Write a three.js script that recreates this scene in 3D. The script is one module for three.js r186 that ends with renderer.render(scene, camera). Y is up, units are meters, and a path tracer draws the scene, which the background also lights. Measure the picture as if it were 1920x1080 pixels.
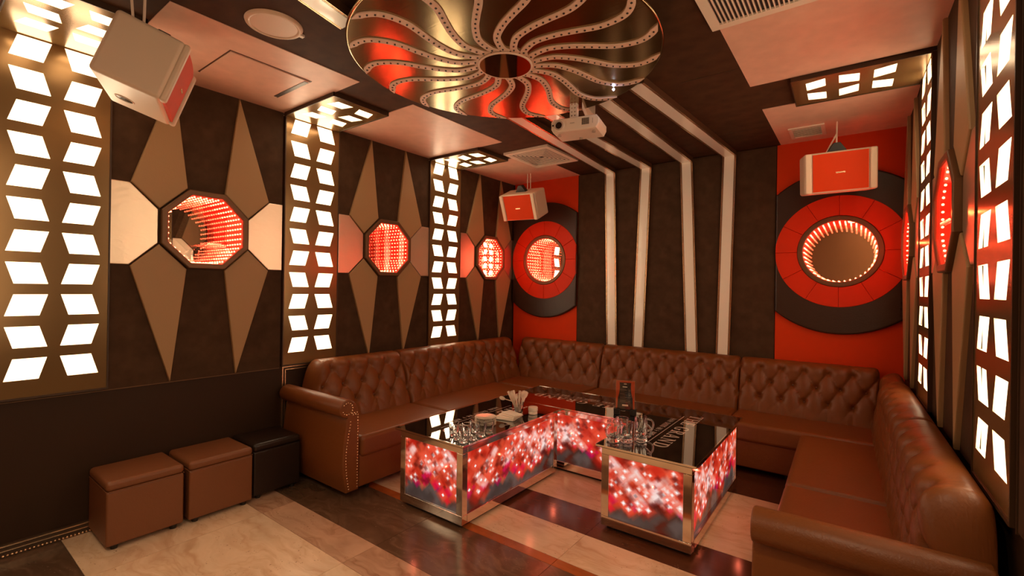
import * as THREE from 'three';
import { RoundedBoxGeometry } from 'three/addons/geometries/RoundedBoxGeometry.js';
import { mergeGeometries, mergeVertices, toCreasedNormals } from 'three/addons/utils/BufferGeometryUtils.js';
import { RectAreaLightUniformsLib } from 'three/addons/lights/RectAreaLightUniformsLib.js';

/* ------------------------------------------------------------------ camera, exposure, renderer */
RectAreaLightUniformsLib.init();
const scene = new THREE.Scene();
scene.background = new THREE.Color(0x000000);
const camera = new THREE.PerspectiveCamera(2 * Math.atan(540 / 874.4) * 180 / Math.PI, 16 / 9, 0.05, 60);
camera.position.set(3.719, 1.5, 5.0);
camera.quaternion.setFromRotationMatrix(new THREE.Matrix4().makeBasis(
  new THREE.Vector3(0.80175, 0.01471, -0.59748), new THREE.Vector3(-0.01114, 0.99989, 0.00967), new THREE.Vector3(0.59756, -0.0011, 0.80182)));
camera.name = 'camera'; scene.add(camera);
const renderer = new THREE.WebGLRenderer({ antialias: true });
renderer.toneMapping = THREE.LinearToneMapping;
renderer.toneMappingExposure = 1.0;
renderer.shadowMap.enabled = true;

/* light levels used by the lamps below (colour is the warm white of the tubes) */
const TUBE = [1.0, 0.76, 0.50], TUBE_POWER = 6.8;
const RED = [1.0, 0.07, 0.02];

/* ------------------------------------------------------------------ room measures */
const ROOM_H = 2.881, ROOM_W = 4.026, ROOM_D = 6.35, LEAN = 0.023;   // the right wall opens by LEAN
const COLS = [1.30, 2.865, 4.4245, 5.984];                           // centres of the light columns along the walls
const BAYS = [0.515, 2.08, 3.656];                                   // centres of the starburst bays
const wallX = z => ROOM_W + LEAN * z;

/* ------------------------------------------------------------------ helpers */
const rad = d => d * Math.PI / 180;
let seed = 7;
const rnd = () => { seed = (seed * 1664525 + 1013904223) >>> 0; return seed / 4294967296; };
const rr = (a, b) => a + (b - a) * rnd();
const taken = new Map();
const numbered = n => { const k = taken.get(n) || 0; taken.set(n, k + 1); return k ? `${n}_${String(k).padStart(3, '0')}` : n; };
function mesh(name, geo, mat, parent, label) {
  const m = new THREE.Mesh(geo, mat); m.name = parent ? name : numbered(name);
  m.castShadow = m.receiveShadow = true; if (label) m.userData.label = label;
  (parent || scene).add(m); return m;
}
function thing(name, label, category, pos = [0, 0, 0], turn = 0, group) {
  const g = new THREE.Group(); g.name = numbered(name); g.position.set(...pos); g.rotation.y = turn;
  g.userData = { label, category }; if (group) g.userData.group = group; scene.add(g); return g;
}
function structure(o) { o.userData.kind = 'structure'; return o; }
function metric(g) {                                  // uv in metres, by the dominant axis of every face
  g = g.index ? g.toNonIndexed() : g;
  const p = g.attributes.position, uv = new Float32Array(p.count * 2), a = new THREE.Vector3(), b = new THREE.Vector3(), c = new THREE.Vector3();
  for (let i = 0; i < p.count; i += 3) {
    a.fromBufferAttribute(p, i); b.fromBufferAttribute(p, i + 1); c.fromBufferAttribute(p, i + 2);
    const n = b.clone().sub(a).cross(c.clone().sub(a)), x = Math.abs(n.x), y = Math.abs(n.y), z = Math.abs(n.z);
    for (let k = 0; k < 3; k++) {
      const px = p.getX(i + k), py = p.getY(i + k), pz = p.getZ(i + k);
      const [u, v] = y >= x && y >= z ? [px, pz] : x >= z ? [pz, py] : [px, py];
      uv[(i + k) * 2] = u; uv[(i + k) * 2 + 1] = v;
    }
  }
  g.setAttribute('uv', new THREE.BufferAttribute(uv, 2)); return g;
}
const clean = g => { g = g.index ? g.toNonIndexed() : g; const o = new THREE.BufferGeometry();
  o.setAttribute('position', g.attributes.position); o.setAttribute('normal', g.attributes.normal);
  o.setAttribute('uv', g.attributes.uv || new THREE.BufferAttribute(new Float32Array(g.attributes.position.count * 2), 2)); return o; };
const join = list => mergeGeometries(list.map(clean));
const box = (w, h, d, x = 0, y = 0, z = 0) => metric(new THREE.BoxGeometry(w, h, d).translate(x, y, z));
const span = (x0, x1, y0, y1, z0, z1) => box(x1 - x0, y1 - y0, z1 - z0, (x0 + x1) / 2, (y0 + y1) / 2, (z0 + z1) / 2);
const rbox = (w, h, d, r, x = 0, y = 0, z = 0, s = 3) => metric(new RoundedBoxGeometry(w, h, d, s, r).translate(x, y, z));
const cyl = (r0, r1, h, n = 32, x = 0, y = 0, z = 0) => new THREE.CylinderGeometry(r0, r1, h, n).translate(x, y, z);
const rod = (p, q, r, n = 10) => { const a = new THREE.Vector3(...p), b = new THREE.Vector3(...q), d = b.clone().sub(a), l = d.length();
  return new THREE.CylinderGeometry(r, r, l, n).applyQuaternion(new THREE.Quaternion().setFromUnitVectors(new THREE.Vector3(0, 1, 0), d.normalize())).translate((a.x + b.x) / 2, (a.y + b.y) / 2, (a.z + b.z) / 2); };
const poly = pts => { const s = new THREE.Shape(); pts.forEach(([x, y], i) => i ? s.lineTo(x, y) : s.moveTo(x, y)); s.closePath(); return s; };
const polyPath = pts => { const s = new THREE.Path(); pts.forEach(([x, y], i) => i ? s.lineTo(x, y) : s.moveTo(x, y)); s.closePath(); return s; };
/* extrude shape given in (u, y); result lies in wall space: x = distance from wall, y up, z = u */
function wallExtrude(shape, d0, d1, bevel = 0, seg = 2, curve = 24) {
  const g = new THREE.ExtrudeGeometry(shape, { depth: Math.max(1e-4, d1 - d0 - bevel), bevelEnabled: bevel > 0, bevelThickness: bevel, bevelSize: bevel, bevelOffset: -bevel, bevelSegments: seg, curveSegments: curve });
  return g.translate(0, 0, d0).rotateY(Math.PI / 2);
}
const U = pts => pts.map(([u, y]) => [-u, y]);
const ngon = (n, apothem, rot, cx, cy) => Array.from({ length: n }, (_, i) => { const a = rot + i * 2 * Math.PI / n, r = apothem / Math.cos(Math.PI / n); return [cx + r * Math.cos(a), cy + r * Math.sin(a)]; });
const circlePts = (r, n = 64, cx = 0, cy = 0) => Array.from({ length: n }, (_, i) => [cx + r * Math.cos(i * 2 * Math.PI / n), cy + r * Math.sin(i * 2 * Math.PI / n)]);

/* ------------------------------------------------------------------ noise and textures */
const hash = (x, y, s) => { let h = (x * 374761393 + y * 668265263 + s * 2147483647) | 0; h = Math.imul(h ^ (h >>> 13), 1274126177); return ((h ^ (h >>> 16)) >>> 0) / 4294967296; };
function vnoise(x, y, px, py, s) {                   // tiling value noise with periods px, py
  const xi = Math.floor(x), yi = Math.floor(y), fx = x - xi, fy = y - yi, u = fx * fx * (3 - 2 * fx), v = fy * fy * (3 - 2 * fy), m = (a, n) => ((a % n) + n) % n;
  const A = hash(m(xi, px), m(yi, py), s), B = hash(m(xi + 1, px), m(yi, py), s), C = hash(m(xi, px), m(yi + 1, py), s), D = hash(m(xi + 1, px), m(yi + 1, py), s);
  return A + (B - A) * u + (C - A) * v + (A - B - C + D) * u * v;
}
const fbm = (x, y, px, py, s, o = 4) => { let t = 0, a = 0.5, n = 0; for (let i = 0; i < o; i++) { t += a * vnoise(x, y, px, py, s + i); n += a; a *= 0.5; x *= 2; y *= 2; px *= 2; py *= 2; } return t / n; };
function texture(w, h, fn, srgb, rep) {
  const d = new Uint8Array(w * h * 4);
  for (let j = 0; j < h; j++) for (let i = 0; i < w; i++) { const c = fn(i / w, j / h, i, j), o = (j * w + i) * 4; for (let k = 0; k < 3; k++) d[o + k] = Math.max(0, Math.min(255, c[k] * 255)); d[o + 3] = 255; }
  const t = new THREE.DataTexture(d, w, h); t.wrapS = t.wrapT = THREE.RepeatWrapping; t.magFilter = THREE.LinearFilter; t.minFilter = THREE.LinearMipmapLinearFilter; t.generateMipmaps = true;
  if (srgb) t.colorSpace = THREE.SRGBColorSpace; if (rep) t.repeat.set(rep[0], rep[1]); t.needsUpdate = true; return t;
}
const grey = v => [v, v, v];
const mix3 = (a, b, t) => a.map((v, i) => v + (b[i] - v) * t);
const toS = v => v <= 0.0031308 ? v * 12.92 : 1.055 * Math.pow(v, 1 / 2.4) - 0.055;
const enc = c => c.map(toS);
const leatherBump = texture(256, 256, (u, v) => grey(0.55 * fbm(u * 40, v * 40, 40, 40, 3, 3) + 0.45 * fbm(u * 6, v * 6, 6, 6, 9, 2)), false, [5, 5]);
const fabricBump = texture(256, 256, (u, v) => grey(0.5 + 0.25 * Math.sin(u * 2 * Math.PI * 64) * Math.sin(v * 2 * Math.PI * 64) + 0.25 * fbm(u * 24, v * 24, 24, 24, 5, 3)), false, [4, 4]);
const fleck = (dark, lite, s) => texture(256, 256, (u, v) => enc(mix3(dark, lite, Math.min(1, Math.max(0, fbm(u * 9, v * 9, 9, 9, s, 5) * 1.6 - 0.3)))), true, [1.6, 1.6]);
const foilBump = texture(256, 256, (u, v) => grey(Math.pow(1 - Math.abs(2 * fbm(u * 5, v * 9, 5, 9, 31, 4) - 1), 3)), false, [2, 2]);
const brushed = texture(256, 256, (u, v) => grey(fbm(u * 4, v * 120, 4, 120, 17, 3)), false, [1, 1]);
function stone(base, vein, pit, s, strength) {        // banded travertine, veins along u
  return texture(512, 512, (u, v) => {
    const warp = fbm(u * 3, v * 4, 3, 4, s + 40, 4) * 1.6, band = fbm(u * 2, v * 18 + warp * 3, 2, 18, s, 4);
    const line = Math.pow(1 - Math.abs(2 * fbm(u * 3 + warp, v * 9 + warp * 2, 3, 9, s + 11, 5) - 1), 9);
    const cloud = fbm(u * 4, v * 4, 4, 4, s + 23, 4);
    let c = mix3(base, vein, Math.min(1, strength * (0.85 * Math.abs(band - 0.5) * 2 + 0.5 * line)));
    c = c.map(x => x * (0.82 + 0.36 * cloud));
    const sp = fbm(u * 90, v * 140, 90, 140, s + 3, 2), zone = fbm(u * 5, v * 5, 5, 5, s + 77, 2);
    if (sp > 0.86 && zone > 0.55) c = mix3(c, pit, 0.75);
    return enc(c);
  }, true, [1.05, 1.05]);
}

/* ------------------------------------------------------------------ materials */
const lin = (r, g, b) => new THREE.Color().setRGB(r, g, b);
const std = (c, rough, metal = 0, extra = {}) => new THREE.MeshPhysicalMaterial({ color: lin(...c), roughness: rough, metalness: metal, ...extra });
const M = {
  leather: std([0.178, 0.052, 0.0095], 0.42, 0, { bumpMap: leatherBump, bumpScale: 0.0012, specularIntensity: 0.85 }),
  stool: std([0.19, 0.066, 0.022], 0.45, 0, { bumpMap: leatherBump, bumpScale: 0.001 }),
  stoolDark: std([0.018, 0.009, 0.00468], 0.34, 0, { bumpMap: leatherBump, bumpScale: 0.001 }),
  button: std([0.13, 0.0414, 0.01404], 0.35),
  stud: std([0.85, 0.612, 0.3744], 0.25, 1),
  wallPaint: std([0.036, 0.0155, 0.0064], 0.48, 0, { specularIntensity: 0.5 }),
  panelDark: new THREE.MeshPhysicalMaterial({ map: fleck([0.05, 0.024, 0.011], [0.08, 0.041, 0.020], 71), roughness: 0.7, specularIntensity: 0.35, bumpMap: fabricBump, bumpScale: 0.0006 }),
  ceilDark: new THREE.MeshPhysicalMaterial({ map: fleck([0.055, 0.0243, 0.01092], [0.082, 0.0378, 0.01716], 83), roughness: 0.7, specularIntensity: 0.35, bumpMap: fabricBump, bumpScale: 0.0006 }),
  ceilPink: new THREE.MeshPhysicalMaterial({ map: fleck([0.74, 0.468, 0.351], [0.84, 0.54, 0.4056], 91), roughness: 0.42, bumpMap: fabricBump, bumpScale: 0.0003 }),
  kite: std([0.40, 0.245, 0.112], 0.5, 0, { bumpMap: leatherBump, bumpScale: 0.0008 }),
  foil: std([0.86, 0.684, 0.5148], 0.3, 0.9, { bumpMap: foilBump, bumpScale: 0.0005 }),
  grille: std([0.27, 0.1575, 0.06084], 0.22, 0.55),
  grilleEdge: std([0.80, 0.68, 0.48], 0.4),
  grilleSide: std([0.05, 0.0234, 0.00936], 0.4),
  boxWhite: std([0.86, 0.84, 0.80], 0.6),
  bronze: std([0.16, 0.082, 0.036], 0.4, 0.35),
  trim: std([0.8, 0.54, 0.3276], 0.25, 0.9),
  insert: std([0.96, 0.93, 0.83], 0.3, 0.15, { clearcoat: 0.6, clearcoatRoughness: 0.05 }),
  channel: std([0.11, 0.0468, 0.02106], 0.38, 0.2),
  orange: std([0.66, 0.046, 0.003], 0.6, 0, { specularIntensity: 0.35, bumpMap: leatherBump, bumpScale: 0.0006 }),
  orangeDeep: std([0.66, 0.032, 0.002], 0.5, 0, { specularIntensity: 0.5, bumpMap: leatherBump, bumpScale: 0.0008 }),
  blackLeather: std([0.036, 0.0153, 0.00702], 0.36, 0, { bumpMap: leatherBump, bumpScale: 0.0012 }),
  mirror: std([0.94, 0.90, 0.86], 0.015, 1),
  pane: new THREE.MeshPhysicalMaterial({ color: lin(0.93, 0.90, 0.86), roughness: 0.01, metalness: 1, transparent: true, opacity: 0.6 }),
  ledWall: std([0.75, 0.03, 0.01], 0.5),
  led: new THREE.MeshStandardMaterial({ color: lin(0.4, 0.02, 0.01), emissive: lin(1, 0.11, 0.05), emissiveIntensity: 46, roughness: 0.5 }),
  gold: std([0.36, 0.275, 0.145], 0.17, 1, { bumpMap: brushed, bumpScale: 0.00012 }),
  goldRim: std([0.55, 0.378, 0.1872], 0.3, 1),
  discMirror: std([0.72, 0.558, 0.4056], 0.04, 1),
  armWhite: std([0.78, 0.558, 0.4212], 0.45),
  black: std([0.012, 0.009, 0.00702], 0.4),
  blackGloss: std([0.01, 0.0072, 0.00546], 0.12),
  cream: std([0.76, 0.58, 0.42], 0.38),
  plastic: std([0.8, 0.648, 0.5148], 0.4),
  plasticGrey: std([0.45, 0.36, 0.2808], 0.45),
  steel: std([0.82, 0.74, 0.64], 0.09, 1),
  white: std([0.82, 0.711, 0.5772], 0.4),
  porcelain: std([0.84, 0.72, 0.5772], 0.18, 0, { clearcoat: 0.5, clearcoatRoughness: 0.08 }),
  glass: new THREE.MeshPhysicalMaterial({ color: lin(1, 1, 1), roughness: 0.02, transmission: 1, thickness: 0.01, ior: 1.48 }),
  acrylic: new THREE.MeshPhysicalMaterial({ color: lin(1, 1, 1), roughness: 0.03, transmission: 1, thickness: 0, ior: 1.49 }),
  grout: std([0.1, 0.054, 0.0312], 0.8),
};
const STONE = {
  beige: [0, 1].map(k => new THREE.MeshPhysicalMaterial({ map: stone([0.7, 0.513, 0.3432], [0.54, 0.342, 0.2028], [0.12, 0.054, 0.0234], 100 + k * 9, 0.95), roughness: 0.24, specularIntensity: 0.8 })),
  pink: [0].map(k => new THREE.MeshPhysicalMaterial({ map: stone([0.5, 0.306, 0.195], [0.3, 0.153, 0.0858], [0.09, 0.036, 0.0156], 140 + k, 1.25), roughness: 0.24, specularIntensity: 0.8 })),
  brown: [0, 1].map(k => new THREE.MeshPhysicalMaterial({ map: stone([0.085, 0.045, 0.0234], [0.16, 0.09, 0.05148], [0.3, 0.198, 0.117], 170 + k * 7, 0.95), roughness: 0.2, specularIntensity: 0.9 })),
  rust: [0].map(k => new THREE.MeshPhysicalMaterial({ map: stone([0.38, 0.095, 0.018], [0.19, 0.0495, 0.0117], [0.08, 0.027, 0.0078], 200, 0.6), roughness: 0.24, specularIntensity: 0.8 })),
  maroon: [0].map(k => new THREE.MeshPhysicalMaterial({ map: stone([0.075, 0.0234, 0.00936], [0.11, 0.0396, 0.01716], [0.2, 0.108, 0.0624], 220, 0.5), roughness: 0.2, specularIntensity: 0.9 })),
};

/* ------------------------------------------------------------------ floor: slab with stone planks laid in stripes */
const floor = structure(mesh('floor', span(-0.16, 4.4, -0.12, -0.01, -0.16, ROOM_D), M.grout));
{
  const rows = [[-0.1, 0.31, 'beige'], [0.31, 1.21, 'maroon'], [1.21, 2.11, 'beige'], [2.11, 2.43, 'maroon'], [2.43, 2.753, 'beige'], [2.753, 2.825, 'rust'], [2.825, 3.29, 'brown'], [3.29, 3.51, 'pink'], [3.51, 4.38, 'beige'], [4.38, 4.92, 'brown'], [4.92, 5.79, 'beige'], [5.79, 6.34, 'brown']];
  rows.forEach(([z0, z1, k], r) => {
    for (let x0 = -0.31, i = 0; x0 < 4.2; x0 += 0.9, i++) {
      const a = Math.max(x0, -0.1), b = Math.min(x0 + 0.9, 4.25); if (b - a < 0.05) continue;
      const g = span(a + 0.0012, b - 0.0012, -0.012, 0, z0 + 0.0012, z1 - 0.0012), uv = g.attributes.uv, du = rnd() * 3, dv = rnd() * 3;
      for (let q = 0; q < uv.count; q++) uv.setXY(q, uv.getX(q) + du, uv.getY(q) + dv);
      mesh('tile', g, STONE[k][(i + r) % STONE[k].length], floor);
    }
  });
}

/* ------------------------------------------------------------------ walls */
const MIRROR_Y = 1.875, GRILLE_TOP = 2.852, GRILLE_BOT = 0.86;
function sideWall(name, sgn) {                        // sgn +1: u = z (left), -1: u = -z (right)
  const s = poly([[-0.2, -0.1], [ROOM_D, -0.1], [ROOM_D, 3.02], [-0.2, 3.02]].map(([u, y]) => [-sgn * u, y]));
  for (const c of COLS) s.holes.push(polyPath([[c - 0.2, 0.9], [c + 0.2, 0.9], [c + 0.2, 2.862], [c - 0.2, 2.862]].map(([u, y]) => [-sgn * u, y])));
  for (const c of sgn > 0 ? BAYS : BAYS.slice(0, 2)) s.holes.push(polyPath(ngon(8, 0.236, Math.PI / 8, -sgn * c, MIRROR_Y)));
  const g = new THREE.Group(); g.name = name; structure(g); scene.add(g);
  mesh('wall_body', metric(wallExtrude(s, -0.14, 0)), M.wallPaint, g);
  mesh('wall_backing', metric(wallExtrude(poly([[-0.2, -0.1], [ROOM_D, -0.1], [ROOM_D, 3.02], [-0.2, 3.02]].map(([u, y]) => [-sgn * u, y])), -0.2, -0.141)), M.wallPaint, g);
  return g;
}
sideWall('wall_left', 1);
{ const g = sideWall('wall_right', -1); g.position.set(ROOM_W, 0, 0); g.rotation.y = Math.PI + LEAN; }
const wallBack = new THREE.Group(); wallBack.name = 'wall_back'; structure(wallBack); scene.add(wallBack);
const ROUND_X = [0.53, 3.572];
{
  const s = poly([[-0.2, -0.1], [4.3, -0.1], [4.3, 3.02], [-0.2, 3.02]]);
  for (const x of ROUND_X) s.holes.push(polyPath(circlePts(0.272, 64, x, MIRROR_Y - 0.01)));
  mesh('wall_body', metric(new THREE.ExtrudeGeometry(s, { depth: 0.14, bevelEnabled: false }).translate(0, 0, -0.14)), M.wallPaint, wallBack);
  mesh('wall_backing', span(-0.2, 4.3, -0.1, 3.02, -0.2, -0.141), M.wallPaint, wallBack);
  const cp = mesh('fabric_wall_panel', rbox(2.094, 2.036, 0.019, 0.004, 2.035, 0.84 + 1.018, 0.0105), M.panelDark); cp.userData = { label: 'dark brown fabric panel behind the cream strips, between the orange panels', category: 'wall panel' };
}
structure(mesh('wall_front', span(-0.2, 4.4, -0.1, 3.02, ROOM_D, ROOM_D + 0.15), std([0.30, 0.11, 0.035], 0.5)));

/* ceiling: dark slab with openings for the light boxes, pink bays on both sides */
{
  const s = poly([[-0.2, -0.2], [4.4, -0.2], [4.4, ROOM_D + 0.15], [-0.2, ROOM_D + 0.15]].map(([x, z]) => [x, -z]));
  for (const c of COLS) {
    s.holes.push(polyPath([[0.06, c - 0.19], [0.69, c - 0.19], [0.69, c + 0.19], [0.06, c + 0.19]].map(([x, z]) => [x, -z - 0.012])));
    s.holes.push(polyPath([[wallX(c) - 0.69, c - 0.19], [wallX(c) - 0.06, c - 0.19], [wallX(c) - 0.06, c + 0.19], [wallX(c) - 0.69, c + 0.19]].map(([x, z]) => [x, -z - 0.012])));
  }
  const g = new THREE.Group(); g.name = 'ceiling'; structure(g); scene.add(g);
  mesh('ceiling_body', metric(new THREE.ExtrudeGeometry(s, { depth: 0.12, bevelEnabled: false }).rotateX(-Math.PI / 2).translate(0, ROOM_H, 0)), M.ceilDark, g);
  mesh('ceiling_backing', span(-0.2, 4.4, ROOM_H + 0.121, ROOM_H + 0.18, -0.2, ROOM_D + 0.15), M.ceilDark, g);
  const bays = [[0.002, 1.06], [1.545, 2.635], [3.105, 4.185], [4.665, 5.745]];
  for (const [z0, z1] of bays) {
    mesh('bay_panel', span(0, 1.0, ROOM_H - 0.004, ROOM_H + 0.002, z0, z1), M.ceilPink, g, 'pinkish white ceiling bay panel');
    mesh('bay_panel', span(3.115, wallX(z0), ROOM_H - 0.004, ROOM_H + 0.002, z0, z1), M.ceilPink, g, 'pinkish white ceiling bay panel');
  }
  // faint seams between the dark ceiling boards
  for (const z of [0.62, 1.86]) mesh('seam_strip', span(2.75, 3.11, ROOM_H - 0.0012, ROOM_H + 0.001, z, z + 0.004), M.grilleSide, g);
}

/* ------------------------------------------------------------------ skirting with a gilt beading at the left wall */
{
  const g = new THREE.Group(); g.name = 'baseboard_left'; structure(g); scene.add(g);
  mesh('board', span(0, 0.02, 0, 0.07, 3.12, ROOM_D), M.grilleSide, g);
  mesh('gilt_line', span(0.018, 0.024, 0.058, 0.064, 3.12, ROOM_D), M.trim, g);
  mesh('gilt_line', span(0.018, 0.026, 0.034, 0.039, 3.12, ROOM_D), M.trim, g);
  const b = []; for (let z = 3.13; z < 5.3; z += 0.017) b.push(new THREE.IcosahedronGeometry(0.0072, 1).translate(0.024, 0.010, z));
  const beads = mesh('beading', join(b), M.trim, g); beads.userData.kind = 'stuff';
  const jb = structure(mesh('trim_2', span(0, 0.015, 0.836, 0.841, 3.12, ROOM_D), M.bronze)); jb.userData.label = 'thin bronze joint bead between painted wall and fabric panels';
  const t = new THREE.Group(); t.name = 'trim_1'; structure(t); scene.add(t);   // picture-frame moulding beside the sofa back
  for (const [a, b2, c, d] of [[3.085, 3.095, 0.06, 0.835], [3.065, 3.073, 0.06, 0.815]]) mesh('moulding_upright', span(0.0, 0.012, c, d, a, b2), M.trim, t);
  mesh('moulding_rail', span(0.0, 0.012, 0.835, 0.845, 1.6, 3.095), M.trim, t); mesh('moulding_rail', span(0.0, 0.012, 0.815, 0.823, 1.6, 3.073), M.trim, t);
}

/* ------------------------------------------------------------------ light columns */
function lightColumn(label, pos, turn, inView) {
  const t = thing('light_column', label, 'wall light', pos, turn, undefined);
  const HW = 0.235, para = (uc, top, bottomShift, h, w) => [[uc + w / 2 - bottomShift / 2, top], [uc - w / 2 - bottomShift / 2, top], [uc - w / 2 + bottomShift / 2, top - h], [uc + w / 2 + bottomShift / 2, top - h]];
  // board on the wall with two rows of slanted openings
  const s = poly(U([[-HW, GRILLE_BOT], [HW, GRILLE_BOT], [HW, GRILLE_TOP], [-HW, GRILLE_TOP]]));
  for (let k = 0; k < 11; k++) for (const side of [1, -1]) {
    const top = 2.846 - 0.1772 * k, sh = (k % 2 ? -1 : 1) * side * 0.033;
    s.holes.push(polyPath(U(para(side * 0.111, top, sh, 0.118, 0.136))));
  }
  mesh('wall_grille', metric(wallExtrude(s, 0.020, 0.030)), [M.grille, M.grilleEdge], t);
  mesh('mounting_frame', join([span(0, 0.02, GRILLE_BOT, 2.852, 0.2, HW), span(0, 0.02, GRILLE_BOT, 2.852, -HW, -0.2), span(0, 0.02, GRILLE_BOT, 0.9, -0.2, 0.2)]), M.grilleSide, t);
  mesh('side_trim', join([span(0, 0.034, GRILLE_BOT - 0.01, 2.852, HW, HW + 0.008), span(0, 0.034, GRILLE_BOT - 0.01, 2.852, -HW - 0.008, -HW), span(0, 0.034, GRILLE_BOT - 0.012, GRILLE_BOT, -HW, HW)]), M.grilleSide, t);
  // board under the ceiling
  const c = poly([[0.004, -HW], [0.71, -HW], [0.71, HW], [0.004, HW]].map(([x, z]) => [x, -z]));
  for (let k = 0; k < 3; k++) for (const side of [1, -1]) {
    const x = 0.582 - 0.176 * k, sh = (k % 2 ? -1 : 1) * side * 0.03, uc = side * 0.104, w = 0.125, h = 0.105;
    c.holes.push(polyPath([[x + h / 2, uc + w / 2 - sh / 2], [x + h / 2, uc - w / 2 - sh / 2], [x - h / 2, uc - w / 2 + sh / 2], [x - h / 2, uc + w / 2 + sh / 2]].map(([a, z]) => [a, -z])));
  }
  mesh('ceiling_grille', metric(new THREE.ExtrudeGeometry(c, { depth: 0.009, bevelEnabled: false }).rotateX(-Math.PI / 2).translate(0, 2.852, 0.012)), [M.grille, M.grilleEdge], t);
  mesh('ceiling_edge', join([span(0.71, 0.716, 2.848, ROOM_H, -HW + 0.006, HW + 0.018), span(0.03, 0.716, 2.848, ROOM_H, HW + 0.012, HW + 0.018), span(0.03, 0.716, 2.848, ROOM_H, -HW + 0.006, -HW + 0.012)]), M.grilleSide, t);
  // white housings behind the boards
  mesh('wall_housing', join([span(-0.128, -0.124, 0.902, 2.86, -0.198, 0.198), span(-0.124, 0.002, 0.902, 0.906, -0.198, 0.198), span(-0.124, 0.002, 2.856, 2.86, -0.198, 0.198), span(-0.124, 0.002, 0.906, 2.856, -0.198, -0.194), span(-0.124, 0.002, 0.906, 2.856, 0.194, 0.198)]), M.boxWhite, t);
  mesh('ceiling_housing', join([span(0.063, 0.687, 2.99, 2.994, -0.175, 0.199), span(0.063, 0.067, 2.884, 2.99, -0.175, 0.199), span(0.683, 0.687, 2.884, 2.99, -0.175, 0.199), span(0.067, 0.683, 2.884, 2.99, -0.175, -0.171), span(0.067, 0.683, 2.884, 2.99, 0.195, 0.199)]), M.boxWhite, t);
  const glow = new THREE.MeshStandardMaterial({ color: lin(0.9, 0.9, 0.88), emissive: lin(...TUBE), emissiveIntensity: 2, roughness: 0.6 });
  mesh('diffuser', span(0.008, 0.016, 0.904, 2.851, -0.196, 0.196), glow, t, 'glowing white diffuser sheet');
  mesh('ceiling_diffuser', span(0.07, 0.68, 2.866, 2.872, -0.18, 0.204), glow, t, 'glowing white diffuser sheet');
  const a = new THREE.RectAreaLight(lin(...TUBE), TUBE_POWER, 0.385, 1.943); a.position.set(0.018, 1.8775, 0); a.name = 'column_lamp';
  const b = new THREE.RectAreaLight(lin(...TUBE), TUBE_POWER, 0.37, 0.60); b.position.set(0.375, 2.864, 0.012); b.rotation.set(-Math.PI / 2, 0, 0); b.name = 'ceiling_lamp';
  a.rotation.set(0, -Math.PI / 2, 0); b.rotation.set(-Math.PI / 2, 0, Math.PI / 2);
  t.add(a, b);
  return t;
}
const LEFT_NOTE = ['beside the back corner sofa', 'above the studded sofa arm', 'beside the near hanging speaker'], RIGHT_NOTE = ['over the back corner of the right sofa', 'over the near end of the right sofa', 'beyond the right sofa arm'];
COLS.forEach((z, i) => {
  lightColumn(i < 3 ? `bronze light column with white slanted openings on left wall ${LEFT_NOTE[i]}` : 'bronze light column at the front end of the left wall', [0, 0, z], 0);
  lightColumn(i < 3 ? `bronze light column with white slanted openings on right wall ${RIGHT_NOTE[i]}` : 'bronze light column at the front end of the right wall', [wallX(z), 0, z], Math.PI + LEAN);
});

/* ------------------------------------------------------------------ starburst bays and their octagonal infinity mirrors */
const OCT = 0.27;
const OE = OCT * Math.tan(Math.PI / 8);
function starburst(label, pos, turn, cut) {
  const t = thing('starburst_panel', label, 'wall panel', pos, turn);
  const e = 0.541, far = cut || e;
  mesh('backing_panel', metric(wallExtrude((() => { const s = poly(U([[-far, 0.84], [e, 0.84], [e, ROOM_H - 0.004], [-far, ROOM_H - 0.004]])); s.holes.push(polyPath(ngon(8, 0.238, Math.PI / 8, 0, MIRROR_Y))); return s; })(), 0.001, 0.013)), M.panelDark, t, 'dark brown fabric backing');
  for (const sv of [1, -1]) for (const su of [1, -1]) {
    const tip = sv > 0 ? ROOM_H - 0.008 : 0.845, g = 0.006;
    let pts = [[su * 0.205, tip], [su * 0.428, MIRROR_Y + sv * 0.266], [su * (OCT + g), MIRROR_Y + sv * (OE + g)], [su * (OE + g), MIRROR_Y + sv * (OCT + g)]];
    if (sv * su < 0) pts = pts.reverse();
    mesh('padded_kite', wallExtrude(poly(U(pts)), 0.013, 0.034, 0.007, 3), M.kite, t, 'taupe padded kite panel');
  }
  for (const su of [1, -1]) {
    const o = su < 0 ? far - 0.003 : e - 0.003;
    let pts = [[su * o, MIRROR_Y - 0.258], [su * o, MIRROR_Y + 0.262], [su * 0.432, MIRROR_Y + 0.262], [su * (OCT + 0.012), MIRROR_Y + OE - 0.002], [su * (OCT + 0.012), MIRROR_Y - OE + 0.002], [su * 0.432, MIRROR_Y - 0.258]];
    if (su > 0) pts = pts.reverse();
    mesh('foil_wing', metric(wallExtrude(poly(U(pts)), 0.013, 0.026, 0.004, 2)), M.foil, t, 'silver foil wing panel');
  }
  return t;
}
const ledBall = new THREE.IcosahedronGeometry(0.0062, 1);
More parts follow.
